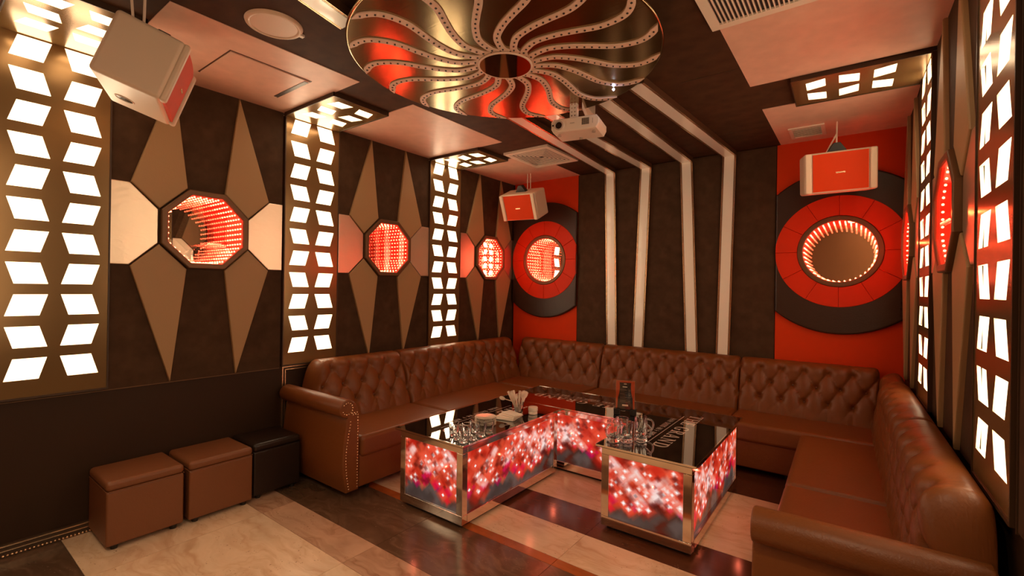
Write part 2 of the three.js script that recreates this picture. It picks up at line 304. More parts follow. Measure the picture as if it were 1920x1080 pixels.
function infinityMirror(name, label, pos, turn, outline, inner, outlinePts, innerPts, ledPoints, frameD, frameMat) {
  const t = thing(name, label, 'mirror', pos, turn, undefined);
  const ring = poly(outlinePts); ring.holes.push(polyPath(innerPts));
  mesh('frame', wallExtrude(ring, 0.0, frameD, 0.008, 3), frameMat, t);
  const tube = poly(inner.out); tube.holes.push(polyPath(inner.in)); 
  mesh('inner_rim', wallExtrude(tube, -0.085, frameD - 0.014), M.ledWall, t, 'red inner rim carrying the lights');
  mesh('back_mirror', wallExtrude(poly(inner.out), -0.09, -0.085), M.mirror, t);
  const pane = new THREE.ShapeGeometry(poly(inner.out)); pane.translate(0, 0, frameD - 0.013).rotateY(Math.PI / 2);
  mesh('glass_pane', pane, M.pane, t, 'half-silvered glass pane');
  const balls = []; const n = 3, d0 = -0.085, d1 = frameD - 0.013;
  for (const [u, y] of ledPoints) for (let k = 0; k < n; k++) balls.push(ledBall.clone().translate(d0 + (d1 - d0) * (k + 0.5) / n, y, -u));
  const l = mesh('led_string', join(balls), M.led, t, 'rows of small glowing red lights'); l.userData.kind = 'stuff';
  const lamp = new THREE.PointLight(lin(...RED), 0.06, 0, 2); lamp.position.set(frameD + 0.06, MIRROR_Y, 0); lamp.castShadow = true; lamp.shadow.radius = 0; lamp.name = 'mirror_glow';
  t.add(lamp);
  return t;
}
function octagonMirror(label, pos, turn) {
  const led = [], r = 0.226, c = ngon(8, r, Math.PI / 8, 0, MIRROR_Y);
  for (let i = 0; i < 8; i++) { const a = c[i], b = c[(i + 1) % 8]; for (let k = 0; k < 5; k++) { const f = (k + 0.5) / 5; led.push([a[0] + (b[0] - a[0]) * f, a[1] + (b[1] - a[1]) * f]); } }
  return infinityMirror('octagonal_mirror', label, pos, turn, null, { out: ngon(8, 0.2355, Math.PI / 8, 0, MIRROR_Y), in: ngon(8, 0.231, Math.PI / 8, 0, MIRROR_Y) },
    ngon(8, OCT, Math.PI / 8, 0, MIRROR_Y), ngon(8, 0.232, Math.PI / 8, 0, MIRROR_Y), led, 0.055, M.bronze);
}
const BAY_L = ['beside the round orange panel', 'over the left sofa', 'behind the stools'], BAY_R = ['nearest the round orange panel', 'over the right sofa', 'past the right sofa arm'];
BAYS.forEach((z, i) => {
  starburst(`taupe and silver starburst panel on left wall ${BAY_L[i]}`, [0, 0, z], 0, i ? 0 : 0.505);
  if (i < 2) starburst(`taupe and silver starburst panel on right wall ${BAY_R[i]}`, [wallX(z), 0, z], Math.PI + LEAN);
  octagonMirror(`octagonal mirror full of red lights on left wall ${BAY_L[i]}`, [0, 0, z], 0);
  if (i < 2) octagonMirror(`octagonal mirror full of red lights on right wall ${BAY_R[i]}`, [wallX(z), 0, z], Math.PI + LEAN);
});

{ const p = thing('fabric_wall_panel', 'plain dark brown fabric panel on right wall past the sofa arm', 'wall panel', [wallX(3.656), 0, 3.656], Math.PI + LEAN); mesh('board', rbox(0.02, 2.03, 1.06, 0.004, 0.011, 0.845 + 1.015, 0), M.panelDark, p); mesh('edge_trim', span(0.001, 0.024, 0.84, 2.875, 0.531, 0.538), M.grilleSide, p); }

/* ------------------------------------------------------------------ orange round panels on the back wall */
ROUND_X.forEach((cx, i) => {
  const side = i ? 'right' : 'left', cy = MIRROR_Y - 0.01;
  const x0 = i ? 3.087 : 0.036, x1 = i ? 4.024 : 0.984;
  const t = thing('round_feature_panel', i ? 'tall orange wall panel with black ring behind the right hanging speaker' : 'tall orange wall panel with black ring in the left back corner', 'wall panel', [cx, 0, 0]);
  const a = x0 - cx, b = x1 - cx, R = 0.724;
  const s = poly([[a, 0.3], [b, 0.3], [b, ROOM_H - 0.004], [a, ROOM_H - 0.004]]); s.holes.push(polyPath(circlePts(0.3, 64, 0, cy)));
  mesh('orange_board', metric(new THREE.ExtrudeGeometry(s, { depth: 0.018, bevelEnabled: false })), M.orange, t, 'bright orange upholstered board');
  const arc = (from, to, n = 30) => Array.from({ length: n + 1 }, (_, k) => { const q = from + (to - from) * k / n; return [R * Math.cos(q), cy + R * Math.sin(q)]; });
  const qb = Math.acos(b / R), qa = Math.acos(a / R);
  const ring = poly([...arc(qb, qa), ...arc(-qa, -qb)].filter(([x]) => x >= a - 1e-6 && x <= b + 1e-6)); ring.holes.push(polyPath(circlePts(Math.min(0.462, -a - 0.004, b - 0.004), 72, 0, cy)));
  mesh('black_ring', metric(new THREE.ExtrudeGeometry(ring, { depth: 0.022, bevelEnabled: true, bevelThickness: 0.016, bevelSize: 0.016, bevelOffset: -0.016, bevelSegments: 4 }).translate(0, 0, 0.018)), M.blackLeather, t, 'puffed black leather ring');
  const n = 12, r0 = 0.312, r1 = 0.487;
  for (let k = 0; k < n; k++) {
    const q0 = (k - 0.5) * 2 * Math.PI / n + 0.0005 + Math.PI / 12, q1 = (k + 0.5) * 2 * Math.PI / n - 0.0005 + Math.PI / 12, p = [];
    for (let j = 0; j <= 10; j++) { const q = q0 + (q1 - q0) * j / 10; p.push([Math.max(a, Math.min(b, r1 * Math.cos(q))), cy + r1 * Math.sin(q)]); }
    for (let j = 10; j >= 0; j--) { const q = q0 + (q1 - q0) * j / 10; p.push([r0 * Math.cos(q), cy + r0 * Math.sin(q)]); }
    mesh('orange_segment', metric(new THREE.ExtrudeGeometry(poly(p), { depth: 0.03, bevelEnabled: true, bevelThickness: 0.008, bevelSize: 0.004, bevelOffset: -0.004, bevelSegments: 3 }).translate(0, 0, 0.024)), M.orangeDeep, t, 'padded orange ring segment');
  }
  const led = circlePts(0.261, 40, 0, cy);
  const m = infinityMirror('round_mirror', i ? 'round mirror ringed with red lights below the right hanging speaker' : 'round mirror ringed with red lights below the left hanging speaker', [cx, 0, 0], -Math.PI / 2, null,
    { out: circlePts(0.271, 64, 0, cy), in: circlePts(0.267, 64, 0, cy) }, circlePts(0.311, 64, 0, cy), circlePts(0.268, 64, 0, cy), led, 0.066, M.bronze);
});

/* ------------------------------------------------------------------ cream strips running down the ceiling and the back wall */
function prism(lower, up) {                           // lower: four corners in order, extruded by the vector up
  const p = [], c = lower.concat(lower.map(q => q.map((v, i) => v + up[i])));
  const f = (a, b, d, e) => { for (const i of [a, b, d, a, d, e]) p.push(...c[i]); };
  f(0, 1, 2, 3); f(7, 6, 5, 4); f(0, 4, 5, 1); f(1, 5, 6, 2); f(2, 6, 7, 3); f(3, 7, 4, 0);
  const g = new THREE.BufferGeometry(); g.setAttribute('position', new THREE.Float32BufferAttribute(p, 3)); g.computeVertexNormals(); return metric(g);
}
const STRIPS = [[1.545, 2.12, 1.405, 1.457, 'first'], [1.80, 2.0, 1.828, 1.765, 'second'], [2.25, 1.99, 2.26, 2.340, 'third'], [2.53, 2.10, 2.675, 2.637, 'fourth']];
const WORD = ['nearest the left round mirror', 'second from the left round mirror', 'second from the right round mirror', 'nearest the right round mirror'];
STRIPS.forEach(([xn, zn, xt, xb], i) => {
  const t = thing('light_strip', `cream framed strip on back wall and ceiling, ${WORD[i]}`, 'wall strip', [0, 0, 0]);
  const yl = 2.838, band = (lo, hi, y0, y1, w = 1) => { const q = (x, z, o) => [x + o * w, y0, z]; return prism([q(xt, 0.03, lo), q(xn, zn, lo), q(xn, zn, hi), q(xt, 0.03, hi)], [0, y1 - y0, 0]); };
  mesh('ceiling_channel', band(-0.062, 0.062, yl, ROOM_H), M.channel, t);
  mesh('ceiling_insert', band(-0.045, 0.045, yl - 0.004, yl + 0.001), M.insert, t, 'glossy cream insert');
  mesh('ceiling_trim', join([band(-0.062, -0.056, yl - 0.003, yl + 0.001), band(0.056, 0.062, yl - 0.003, yl + 0.001), band(-0.052, -0.048, yl - 0.003, yl + 0.001), band(0.048, 0.052, yl - 0.003, yl + 0.001)]), M.trim, t);
  const wall = (lo, hi, z0, z1, y0 = 0.845, y1 = 2.838) => prism([[xb + lo, y0, z0], [xb + hi, y0, z0], [xt + hi, y1, z0], [xt + lo, y1, z0]].reverse(), [0, 0, z1 - z0]);
  mesh('wall_channel', wall(-0.062, 0.062, 0.02, 0.044), M.channel, t);
  mesh('wall_insert', wall(-0.045, 0.045, 0.043, 0.048, 0.857), M.insert, t, 'glossy cream insert');
  mesh('wall_trim', join([wall(-0.062, -0.056, 0.043, 0.047), wall(0.056, 0.062, 0.043, 0.047), wall(-0.052, -0.048, 0.043, 0.047), wall(0.048, 0.052, 0.043, 0.047), prism([[xb - 0.062, 0.845, 0.043], [xb + 0.062, 0.845, 0.043], [xb + 0.062, 0.851, 0.043], [xb - 0.062, 0.851, 0.043]].reverse(), [0, 0, 0.004])]), M.trim, t);
});
{ // the same strips start again on the far side of the disc; one shows in the photograph
  const t = thing('light_strip', 'cream framed ceiling strip between the disc and the round ceiling loudspeaker', 'ceiling strip', [0, 0, 0]);
  const yl = 2.838, x0 = 1.60, z0 = 3.60, x1 = 1.82, z1 = 4.6, band = (lo, hi, a, b) => prism([[x0 + lo, a, z0], [x1 + lo, a, z1], [x1 + hi, a, z1], [x0 + hi, a, z0]], [0, b - a, 0]);
  mesh('ceiling_channel', band(-0.062, 0.062, yl, ROOM_H), M.channel, t);
  mesh('ceiling_insert', band(-0.045, 0.045, yl - 0.004, yl + 0.001), M.insert, t, 'glossy cream insert');
  mesh('ceiling_trim', join([band(-0.062, -0.056, yl - 0.003, yl + 0.001), band(0.056, 0.062, yl - 0.003, yl + 0.001), band(-0.052, -0.048, yl - 0.003, yl + 0.001), band(0.048, 0.052, yl - 0.003, yl + 0.001)]), M.trim, t);
}

/* ------------------------------------------------------------------ gold ceiling disc with white spiral arms */
{
  const DX = 2.095, DZ = 2.915, y = 2.775, t = thing('ceiling_disc', 'large round brushed gold ceiling disc with white spiral arms', 'ceiling light', [DX, 0, DZ]);
  mesh('mount_drum', cyl(0.62, 0.62, ROOM_H - y - 0.012, 64, 0, (ROOM_H + y + 0.012) / 2, 0), M.ceilDark, t);
  mesh('disc', metric(new THREE.LatheGeometry([[0, y], [0.845, y], [0.853, y + 0.003], [0.856, y + 0.01], [0.853, y + 0.018], [0.845, y + 0.02], [0, y + 0.02]].map(p => new THREE.Vector2(...p)), 128)), M.gold, t, 'brushed gold plate');
  const rs = [0.145, 0.17, 0.22, 0.29, 0.40, 0.48, 0.62, 0.74, 0.80, 0.845], da = [-9, 2, 6, 6, -1, -6, -11.5, -10.5, -7, -2];
  const curve = new THREE.CatmullRomCurve3(rs.map((r, i) => { const a = da[i] * Math.PI / 180; return new THREE.Vector3(r * Math.cos(a), 0, r * Math.sin(a)); }), false, 'centripetal');
  const N = 60, pts = curve.getSpacedPoints(N), L = [], Rr = [];
  pts.forEach((p, i) => { const tg = curve.getTangentAt(i / N), w = 0.019 * (i > N - 4 ? (N - i) / 4 : 1); L.push([p.x - tg.z * w, p.z + tg.x * w]); Rr.push([p.x + tg.z * w, p.z - tg.x * w]); });
  const armShape = poly([...L, ...Rr.reverse()].map(([x, z]) => [x, -z]));
  const arm = new THREE.ExtrudeGeometry(armShape, { depth: 0.006, bevelEnabled: false }).rotateX(-Math.PI / 2).translate(0, y - 0.007, 0);
  const ledParts = []; for (let k = 1; k < 20; k++) { const p = curve.getPointAt(k / 20.5); ledParts.push(new THREE.BoxGeometry(0.008, 0.006, 0.008).translate(p.x, y - 0.0085, p.z)); }
  const leds = join(ledParts);
  for (let k = 0; k < 18; k++) {
    const q = (-5 + 20 * k) * Math.PI / 180, m = mesh('spiral_arm', arm, M.armWhite, t, 'white spiral arm dotted with small lights'); m.rotation.y = -q;
    const d = mesh('light_dots', leds, M.black, m); d.userData.kind = 'stuff';
  }
  mesh('hub_mirror', cyl(0.148, 0.148, 0.012, 64, 0, y - 0.012, 0), M.discMirror, t, 'round tinted hub mirror');
  mesh('hub_rim', new THREE.TorusGeometry(0.149, 0.006, 10, 64).rotateX(Math.PI / 2).translate(0, y - 0.014, 0), M.armWhite, t);
  const blue = new THREE.MeshStandardMaterial({ color: lin(0.2, 0.3, 0.9), emissive: lin(0.55, 0.65, 1), emissiveIntensity: 14 });
  mesh('lit_diode', new THREE.IcosahedronGeometry(0.008, 2).translate(2.463 - DX, y - 0.012, 2.276 - DZ), blue, t, 'single lit bluish white diode');
  const pl = new THREE.PointLight(lin(0.55, 0.65, 1), 0.02, 0, 2); pl.position.set(2.463 - DX, y - 0.022, 2.276 - DZ); pl.shadow.radius = 0; pl.name = 'diode_lamp'; t.add(pl);
}

/* ------------------------------------------------------------------ ceiling fittings */
{
  const t = thing('ceiling_loudspeaker', 'round cream loudspeaker flush in the dark ceiling', 'loudspeaker', [1.217, 0, 3.785]);
  mesh('rim', metric(new THREE.LatheGeometry([[0.112, ROOM_H - 0.002], [0.114, ROOM_H - 0.012], [0.125, ROOM_H - 0.014], [0.137, ROOM_H - 0.008], [0.14, ROOM_H]].map(p => new THREE.Vector2(...p)), 64)), M.cream, t);
  mesh('grille_cover', cyl(0.113, 0.113, 0.006, 64, 0, ROOM_H - 0.006, 0), M.plastic, t);
  mesh('clip', span(-0.012, 0.012, ROOM_H - 0.012, ROOM_H, 0.118, 0.15).translate(0.02, 0, -0.27), M.plastic, t);

  const h = thing('access_hatch', 'square access hatch with dark slot in the pink ceiling bay', 'hatch', [0.505, 0, 3.552]);
  mesh('hatch_panel', rbox(0.452, 0.008, 0.492, 0.002, 0, ROOM_H - 0.008, 0), M.ceilPink, h);
  mesh('slot', span(-0.2, 0.215, ROOM_H - 0.0145, ROOM_H - 0.011, -0.242, -0.215), M.grilleSide, h, 'dark finger slot');
  mesh('frame', join([span(-0.236, -0.229, ROOM_H - 0.006, ROOM_H - 0.003, -0.256, 0.256), span(0.229, 0.236, ROOM_H - 0.006, ROOM_H - 0.003, -0.256, 0.256), span(-0.229, 0.229, ROOM_H - 0.006, ROOM_H - 0.003, 0.249, 0.256), span(-0.229, 0.229, ROOM_H - 0.006, ROOM_H - 0.003, -0.256, -0.249)]), M.channel, h);

  const a = thing('air_diffuser', 'square white four-way air diffuser on the ceiling', 'air vent', [1.055, 0, 0.945]);
  const ringFrame = (o, i2, y0, y1) => { const s = poly([[-o * 0.95, -o * 1.1], [o * 0.95, -o * 1.1], [o * 0.95, o * 1.1], [-o * 0.95, o * 1.1]]); s.holes.push(polyPath([[-i2 * 0.95, -i2 * 1.1], [i2 * 0.95, -i2 * 1.1], [i2 * 0.95, i2 * 1.1], [-i2 * 0.95, i2 * 1.1]])); return metric(new THREE.ExtrudeGeometry(s, { depth: y1 - y0, bevelEnabled: false }).rotateX(-Math.PI / 2).translate(0, y0, 0)); };
  mesh('frame', ringFrame(0.278, 0.24, ROOM_H - 0.022, ROOM_H), M.white, a);
  mesh('duct', span(-0.235, 0.235, ROOM_H - 0.007, ROOM_H - 0.004, -0.27, 0.27), M.black, a);
  for (let k = 0; k < 7; k++) { const o = 0.234 - k * 0.032; mesh('blade', ringFrame(o, Math.max(0.002, o - 0.014), ROOM_H - 0.021 + k * 0.0012, ROOM_H - 0.017 + k * 0.0012), M.white, a); }
  const r = thing('air_grille', 'white bar grille in the pink ceiling bay on the right', 'air vent', [0, 0, 0]);
  const X0 = 3.085, X1 = 3.66, Z0 = 2.42, Z1 = 3.0, yb = ROOM_H - 0.018;
  mesh('frame', join([span(X0, X0 + 0.045, yb, ROOM_H, Z0, Z1), span(X1 - 0.045, X1, yb, ROOM_H, Z0, Z1), span(X0 + 0.045, X1 - 0.045, yb, ROOM_H, Z0, Z0 + 0.045), span(X0 + 0.045, X1 - 0.045, yb, ROOM_H, Z1 - 0.045, Z1)]), M.white, r);
  mesh('duct', span(X0 + 0.02, X1 - 0.02, ROOM_H - 0.0075, ROOM_H - 0.005, Z0 + 0.02, Z1 - 0.02), M.black, r);
  for (let x = X0 + 0.058; x < X1 - 0.05; x += 0.0195) mesh('bar', span(x, x + 0.0055, yb + 0.001, ROOM_H - 0.006, Z0 + 0.04, Z1 - 0.04), M.white, r);

  const v = thing('small_vent', 'small white rectangular vent beside the right hanging speaker', 'air vent', [3.348, 0, 0.325]);
  mesh('frame', join([span(-0.128, -0.1, ROOM_H - 0.014, ROOM_H, -0.15, 0.15), span(0.1, 0.128, ROOM_H - 0.014, ROOM_H, -0.15, 0.15), span(-0.1, 0.1, ROOM_H - 0.014, ROOM_H, 0.118, 0.15), span(-0.1, 0.1, ROOM_H - 0.014, ROOM_H, -0.15, -0.118)]), M.white, v);
  mesh('duct', span(-0.1, 0.1, ROOM_H - 0.008, ROOM_H - 0.005, -0.118, 0.118), M.plasticGrey, v);
  for (let k = 0; k < 7; k++) mesh('slat', box(0.2, 0.003, 0.026).rotateX(0.5).translate(0, ROOM_H - 0.010, -0.1 + k * 0.033), M.white, v);
}

/* ------------------------------------------------------------------ downlights over the front half of the room */
[[3.2, 4.62, 'over the right sofa arm'], [1.9, 5.1, 'over the front of the room']].forEach(([x, z, where]) => {
  const t = thing('downlight', `round recessed downlight in the dark ceiling ${where}`, 'ceiling light', [x, 0, z]);
  mesh('bezel', new THREE.TorusGeometry(0.055, 0.008, 10, 40).rotateX(Math.PI / 2).translate(0, ROOM_H - 0.002, 0), M.white, t);
  mesh('lamp_face', cyl(0.05, 0.05, 0.004, 32, 0, ROOM_H - 0.003, 0), new THREE.MeshStandardMaterial({ color: lin(0.9, 0.9, 0.9), emissive: lin(1, 0.8, 0.58), emissiveIntensity: 12 }), t, 'glowing lamp face');
  const l = new THREE.SpotLight(lin(1, 0.76, 0.5), 5, 0, rad(62), 0.6, 2); l.position.set(0, ROOM_H - 0.02, 0); l.target.position.set(0, 0, 0); l.castShadow = true; l.shadow.radius = 2; l.name = 'downlight_beam'; t.add(l, l.target);
});

/* ------------------------------------------------------------------ hanging speakers */
function speaker(label, c, yaw, pitch, roll, rods, port) {
  const t = thing('hanging_speaker', label, 'speaker', c, 0);
  const W = 0.47, H = 0.312, D = 0.285;
  const b = new THREE.Group(); b.name = 'cabinet'; b.rotation.order = 'YXZ'; b.rotation.set(pitch, yaw, roll); t.add(b);
  mesh('shell', rbox(W, H, D - 0.012, 0.02, 0, 0, -0.006, 4), M.cream, b, 'cream cabinet shell');
  mesh('front_cover', metric((() => { const s = new THREE.Shape(); const w = W / 2 - 0.058, h = H / 2 - 0.014; s.moveTo(-w, 0); s.quadraticCurveTo(0, 0.016, w, 0); s.lineTo(w, -0.03); s.lineTo(-w, -0.03); s.closePath(); return new THREE.ExtrudeGeometry(s, { depth: 2 * h, bevelEnabled: false, curveSegments: 16 }).rotateX(Math.PI / 2).translate(0, h, D / 2 - 0.001); })()), M.orange, b, 'curved orange front cover');
  for (const sx of [1, -1]) mesh('front_pillar', rbox(0.046, H - 0.006, 0.03, 0.012, sx * (W / 2 - 0.028), 0, D / 2 - 0.004, 4), M.cream, b, 'cream side pillar');
  mesh('badge', rbox(0.062, 0.011, 0.005, 0.002, 0, -0.008, D / 2 + 0.009), M.stud, b, 'small metal badge');
  if (port) { mesh('port_hole', cyl(0.036, 0.036, 0.012, 32, 0.06, -H / 2 + 0.0045, -0.05), M.blackGloss, b); mesh('port_rim', new THREE.TorusGeometry(0.039, 0.004, 8, 40).rotateX(Math.PI / 2).translate(0.06, -H / 2, -0.05), M.cream, b); }
  const k = new THREE.Shape(); k.moveTo(-0.07, 0); k.lineTo(0.07, 0); k.lineTo(0.02, 0.075); k.lineTo(-0.02, 0.075); k.closePath();
  mesh('mount_plate', new THREE.ExtrudeGeometry(k, { depth: 0.05, bevelEnabled: true, bevelSize: 0.003, bevelThickness: 0.003, bevelSegments: 1 }).translate(0, H / 2 - 0.004, -0.03), M.black, b, 'black tapered mounting plate');
  for (const [p, q] of rods) mesh('hanger_rod', rod(p.map((v, i) => v - c[i]), q.map((v, i) => v - c[i]), 0.006), M.plastic, t);
  return t;
}
speaker('cream speaker with orange front hanging over the stools, seen from its side', [0.822, 2.56, 4.221], rad(158.4), rad(18.9), rad(1.2), [[[0.80, 2.72, 4.27], [0.90, ROOM_H, 4.31]], [[0.86, 2.72, 4.25], [0.95, ROOM_H, 4.27]]], true);
speaker('cream speaker with orange front hanging in the left back corner', [0.514, 2.499, 0.487], rad(5), rad(24.6), rad(-0.9), [[[0.51, 2.70, 0.41], [0.515, ROOM_H, 0.42]], [[0.545, 2.70, 0.40], [0.55, ROOM_H, 0.41]]]);
speaker('cream speaker with orange front hanging before the right orange panel', [3.564, 2.452, 0.528], rad(11.6), rad(8.3), rad(2.2), [[[3.56, 2.67, 0.50], [3.56, ROOM_H, 0.46]], [[3.49, 2.62, 0.50], [3.558, 2.77, 0.48]]]);

/* ------------------------------------------------------------------ projector on its bracket */
{
  const t = thing('projector', 'white ceiling projector on a perforated bracket below the gold disc', 'projector', [2.155, 2.61, 2.16], rad(12));
  const s = new THREE.Shape([[-0.165, -0.02], [-0.15, -0.045], [0.15, -0.045], [0.168, -0.012], [0.168, 0.02], [0.148, 0.045], [-0.148, 0.045], [-0.165, 0.03]].map(p => new THREE.Vector2(...p)));
  mesh('case', metric(new THREE.ExtrudeGeometry(s, { depth: 0.19, bevelEnabled: true, bevelThickness: 0.012, bevelSize: 0.008, bevelOffset: -0.008, bevelSegments: 3 }).translate(0, 0, -0.1)), M.plastic, t);
  const z = 0.1;
  mesh('lens_ring', new THREE.CylinderGeometry(0.034, 0.037, 0.016, 40).rotateX(Math.PI / 2).translate(-0.105, -0.003, z + 0.006), M.plastic, t);
  mesh('lens_hood', new THREE.TorusGeometry(0.027, 0.005, 10, 40).translate(-0.105, -0.003, z + 0.014), M.plasticGrey, t);
  mesh('lens', new THREE.CylinderGeometry(0.022, 0.022, 0.006, 32).rotateX(Math.PI / 2).translate(-0.105, -0.003, z + 0.013), M.blackGloss, t, 'dark glass lens');
  mesh('sensor', new THREE.CylinderGeometry(0.006, 0.006, 0.004, 16).rotateX(Math.PI / 2).translate(-0.15, 0.004, z + 0.003), M.blackGloss, t);
  const v = []; for (let i = 0; i < 6; i++) for (let j = 0; j < 7; j++) v.push(box(0.0065, 0.0045, 0.003, 0.055 + i * 0.0085, -0.012 + j * 0.0062, z + 0.002));
  const vm = mesh('vent_holes', join(v), M.black, t, 'grid of dark vent holes'); vm.userData.kind = 'stuff';
  mesh('badge', box(0.03, 0.005, 0.002, -0.015, 0.006, z + 0.002), M.plasticGrey, t);
  mesh('slot', box(0.004, 0.034, 0.002, 0.125, 0.005, z + 0.002), M.plasticGrey, t);
  for (const [x, zz] of [[-0.12, 0.05], [0.12, 0.05], [0, -0.06]]) mesh('foot', cyl(0.012, 0.014, 0.012, 16, x, -0.05, zz), M.plasticGrey, t);
  const hole = (w, h, n, m) => { const q = poly([[-w / 2, 0], [w / 2, 0], [w / 2, h], [-w / 2, h]]); for (let i = 0; i < n; i++) for (let j = 0; j < m; j++) q.holes.push(polyPath(circlePts(0.0045, 10, (j - (m - 1) / 2) * 0.022, 0.016 + i * (h - 0.032) / (n - 1)))); return q; };
  mesh('bracket_upright', new THREE.ExtrudeGeometry(hole(0.05, 0.135, 5, 2), { depth: 0.003, bevelEnabled: false }).translate(-0.03, 0.04, 0.03), M.plastic, t);
  mesh('bracket_side', new THREE.ExtrudeGeometry(hole(0.04, 0.135, 5, 1), { depth: 0.003, bevelEnabled: false }).rotateY(Math.PI / 2).translate(-0.007, 0.04, 0.012), M.plastic, t);
  mesh('bracket_arm', new THREE.ExtrudeGeometry(hole(0.05, 0.30, 7, 1), { depth: 0.003, bevelEnabled: false }).rotateX(Math.PI / 2).rotateZ(Math.PI / 2).rotateY(rad(8)).translate(-0.012, 0.15, -0.27), M.plastic, t);
  mesh('bracket_arm_flange', box(0.05, 0.003, 0.3, 0.012, 0.173, -0.12), M.plastic, t);
  mesh('ceiling_plate', box(0.06, ROOM_H - 2.61 - 0.1, 0.003, 0.012, (ROOM_H - 2.61 + 0.1) / 2, -0.272), M.plastic, t);
}

/* ------------------------------------------------------------------ sofas */
const ROW0 = 0.552, ROWH = 0.132, PITCH = 0.187;
function tuft(x, y, L) {                              // 0 in the folds, 1 on the pillows
  const v = (y - ROW0) / ROWH, n = Math.max(1, Math.round(L / PITCH)), X = x / (L / n);
  const p = X + v / 2, q = X - v / 2, S = t => Math.pow(Math.abs(Math.sin(Math.PI * t)), 0.36);
  const diamond = S(p) * S(q), pleat = S(X);
  const below = Math.max(0, Math.min(1, -v)), above = Math.max(0, Math.min(1, v - 2));
  let h = diamond;
  const rr0 = Math.round(v), cxn = Math.round(X - (Math.abs(rr0) % 2) / 2) + (Math.abs(rr0) % 2) / 2, dx = (X - cxn) * (L / n), dy = (v - rr0) * ROWH;
  const dip = rr0 >= 0 && rr0 <= 2 ? Math.exp(-(dx * dx + dy * dy) / (0.024 * 0.024)) : 0;
  if (v < 0) h = (1 - below) * Math.min(1, diamond * 0.5 + 0.5 * pleat) + below * (0.6 + 0.4 * pleat);
  if (v > 2) h = (1 - above) * (0.5 * diamond + 0.5 * S(X)) + above * (0.75 + 0.25 * S(X));
  return h - 0.95 * dip;
}
/* a tufted back: x along the length, profile in (d from wall, y) */
function tuftedBack(L, db, dt, r0 = 0, r1 = 0) {
  const top = 0.862, prof = [[db + 0.012, 0.36], [db, 0.43], [db - (db - dt) * 0.5, 0.61], [dt, 0.77], [dt - 0.012, 0.825], [dt - 0.045, top - 0.008], [dt - 0.08, top], [0.066, top - 0.004], [0.044, 0.838], [0.04, 0.78]];
  const cv = new THREE.CatmullRomCurve3(prof.map(([d, y]) => new THREE.Vector3(d, y, 0)), false, 'centripetal');
  const nu = Math.max(24, Math.round(L / 0.0095)), nv = 76, pos = [], idx = [], uvs = [];
  for (let j = 0; j <= nv; j++) {
    const p = cv.getPointAt(j / nv), t = cv.getTangentAt(j / nv), N = [t.y, -t.x];
    for (let i = 0; i <= nu; i++) {
      const x = L * i / nu, edge = Math.max(0, Math.min(x, L - x)), e = Math.min(1, edge / 0.035), soft = (r0 && x < L / 2) || (r1 && x > L / 2) ? 1 : Math.sqrt(1 - (1 - e) * (1 - e));
      const over = j / nv > 0.7 ? Math.max(0, 1 - (j / nv - 0.7) / 0.14) : 1;
      const h = 0.031 * (1 - over) * 0.75 + over * 0.031 * tuft(x, p.y, L);
      const back = Math.min(1, Math.max(0, (1 - j / nv) / 0.16)), off = (h * soft - 0.02 * (1 - soft)) * back;
      let py = p.y + N[1] * off, pd = p.x + N[0] * off; const er = x < r0 ? 1 - x / r0 : L - x < r1 ? 1 - (L - x) / r1 : 0, kr = Math.sqrt(Math.max(0, 1 - er * er));
      py = 0.36 + (py - 0.36) * kr; pd = 0.045 + (pd - 0.045) * kr; pos.push(x, py, pd); uvs.push(x, cv.getLength() * j / nv);
    }
  }
  for (let j = 0; j < nv; j++) for (let i = 0; i < nu; i++) { const a = j * (nu + 1) + i, b = a + 1, c = a + nu + 1, d = c + 1; idx.push(a, b, d, a, d, c); }
  const n0 = pos.length / 3;                          // end caps
  for (const i of [0, nu]) { const base = pos.length / 3; pos.push(i ? L : 0, 0.36, 0.04); uvs.push(0, 0); for (let j = 0; j <= nv; j++) { const k = j * (nu + 1) + i; pos.push(pos[k * 3], pos[k * 3 + 1], pos[k * 3 + 2]); uvs.push(0, 0); } for (let j = 0; j < nv; j++) i ? idx.push(base, base + 1 + j, base + 2 + j) : idx.push(base, base + 2 + j, base + 1 + j); }
  const g = new THREE.BufferGeometry(); g.setAttribute('position', new THREE.Float32BufferAttribute(pos, 3)); g.setAttribute('uv', new THREE.Float32BufferAttribute(uvs, 2)); g.setIndex(idx); g.computeVertexNormals();
  const n = Math.max(1, Math.round(L / PITCH)), sp = L / n, btn = [];
  const at = y => { let lo = 0, hi = 0.6; for (let k = 0; k < 30; k++) { const m = (lo + hi) / 2; cv.getPointAt(m).y < y ? lo = m : hi = m; } return [cv.getPointAt(lo), cv.getTangentAt(lo)]; };
  for (let r = 0; r < 3; r++) { const [p, t] = at(ROW0 + r * ROWH); for (let k = 0; k <= n; k++) { const x = (k + (r % 2 ? 0.5 : 0)) * sp; if (x < 0.04 || x > L - 0.04) continue; btn.push(new THREE.SphereGeometry(0.0085, 10, 7).scale(1, 1, 0.6).translate(x, p.y + t.x * 0.018, p.x - t.y * 0.018)); } }
  return [g, join(btn)];
}
const SEAT_Y = 0.42;
function seat(L, d0, d1) { return rbox(L - 0.003, 0.16, d1 - d0, 0.036, L / 2, SEAT_Y - 0.08, (d0 + d1) / 2, 5); }
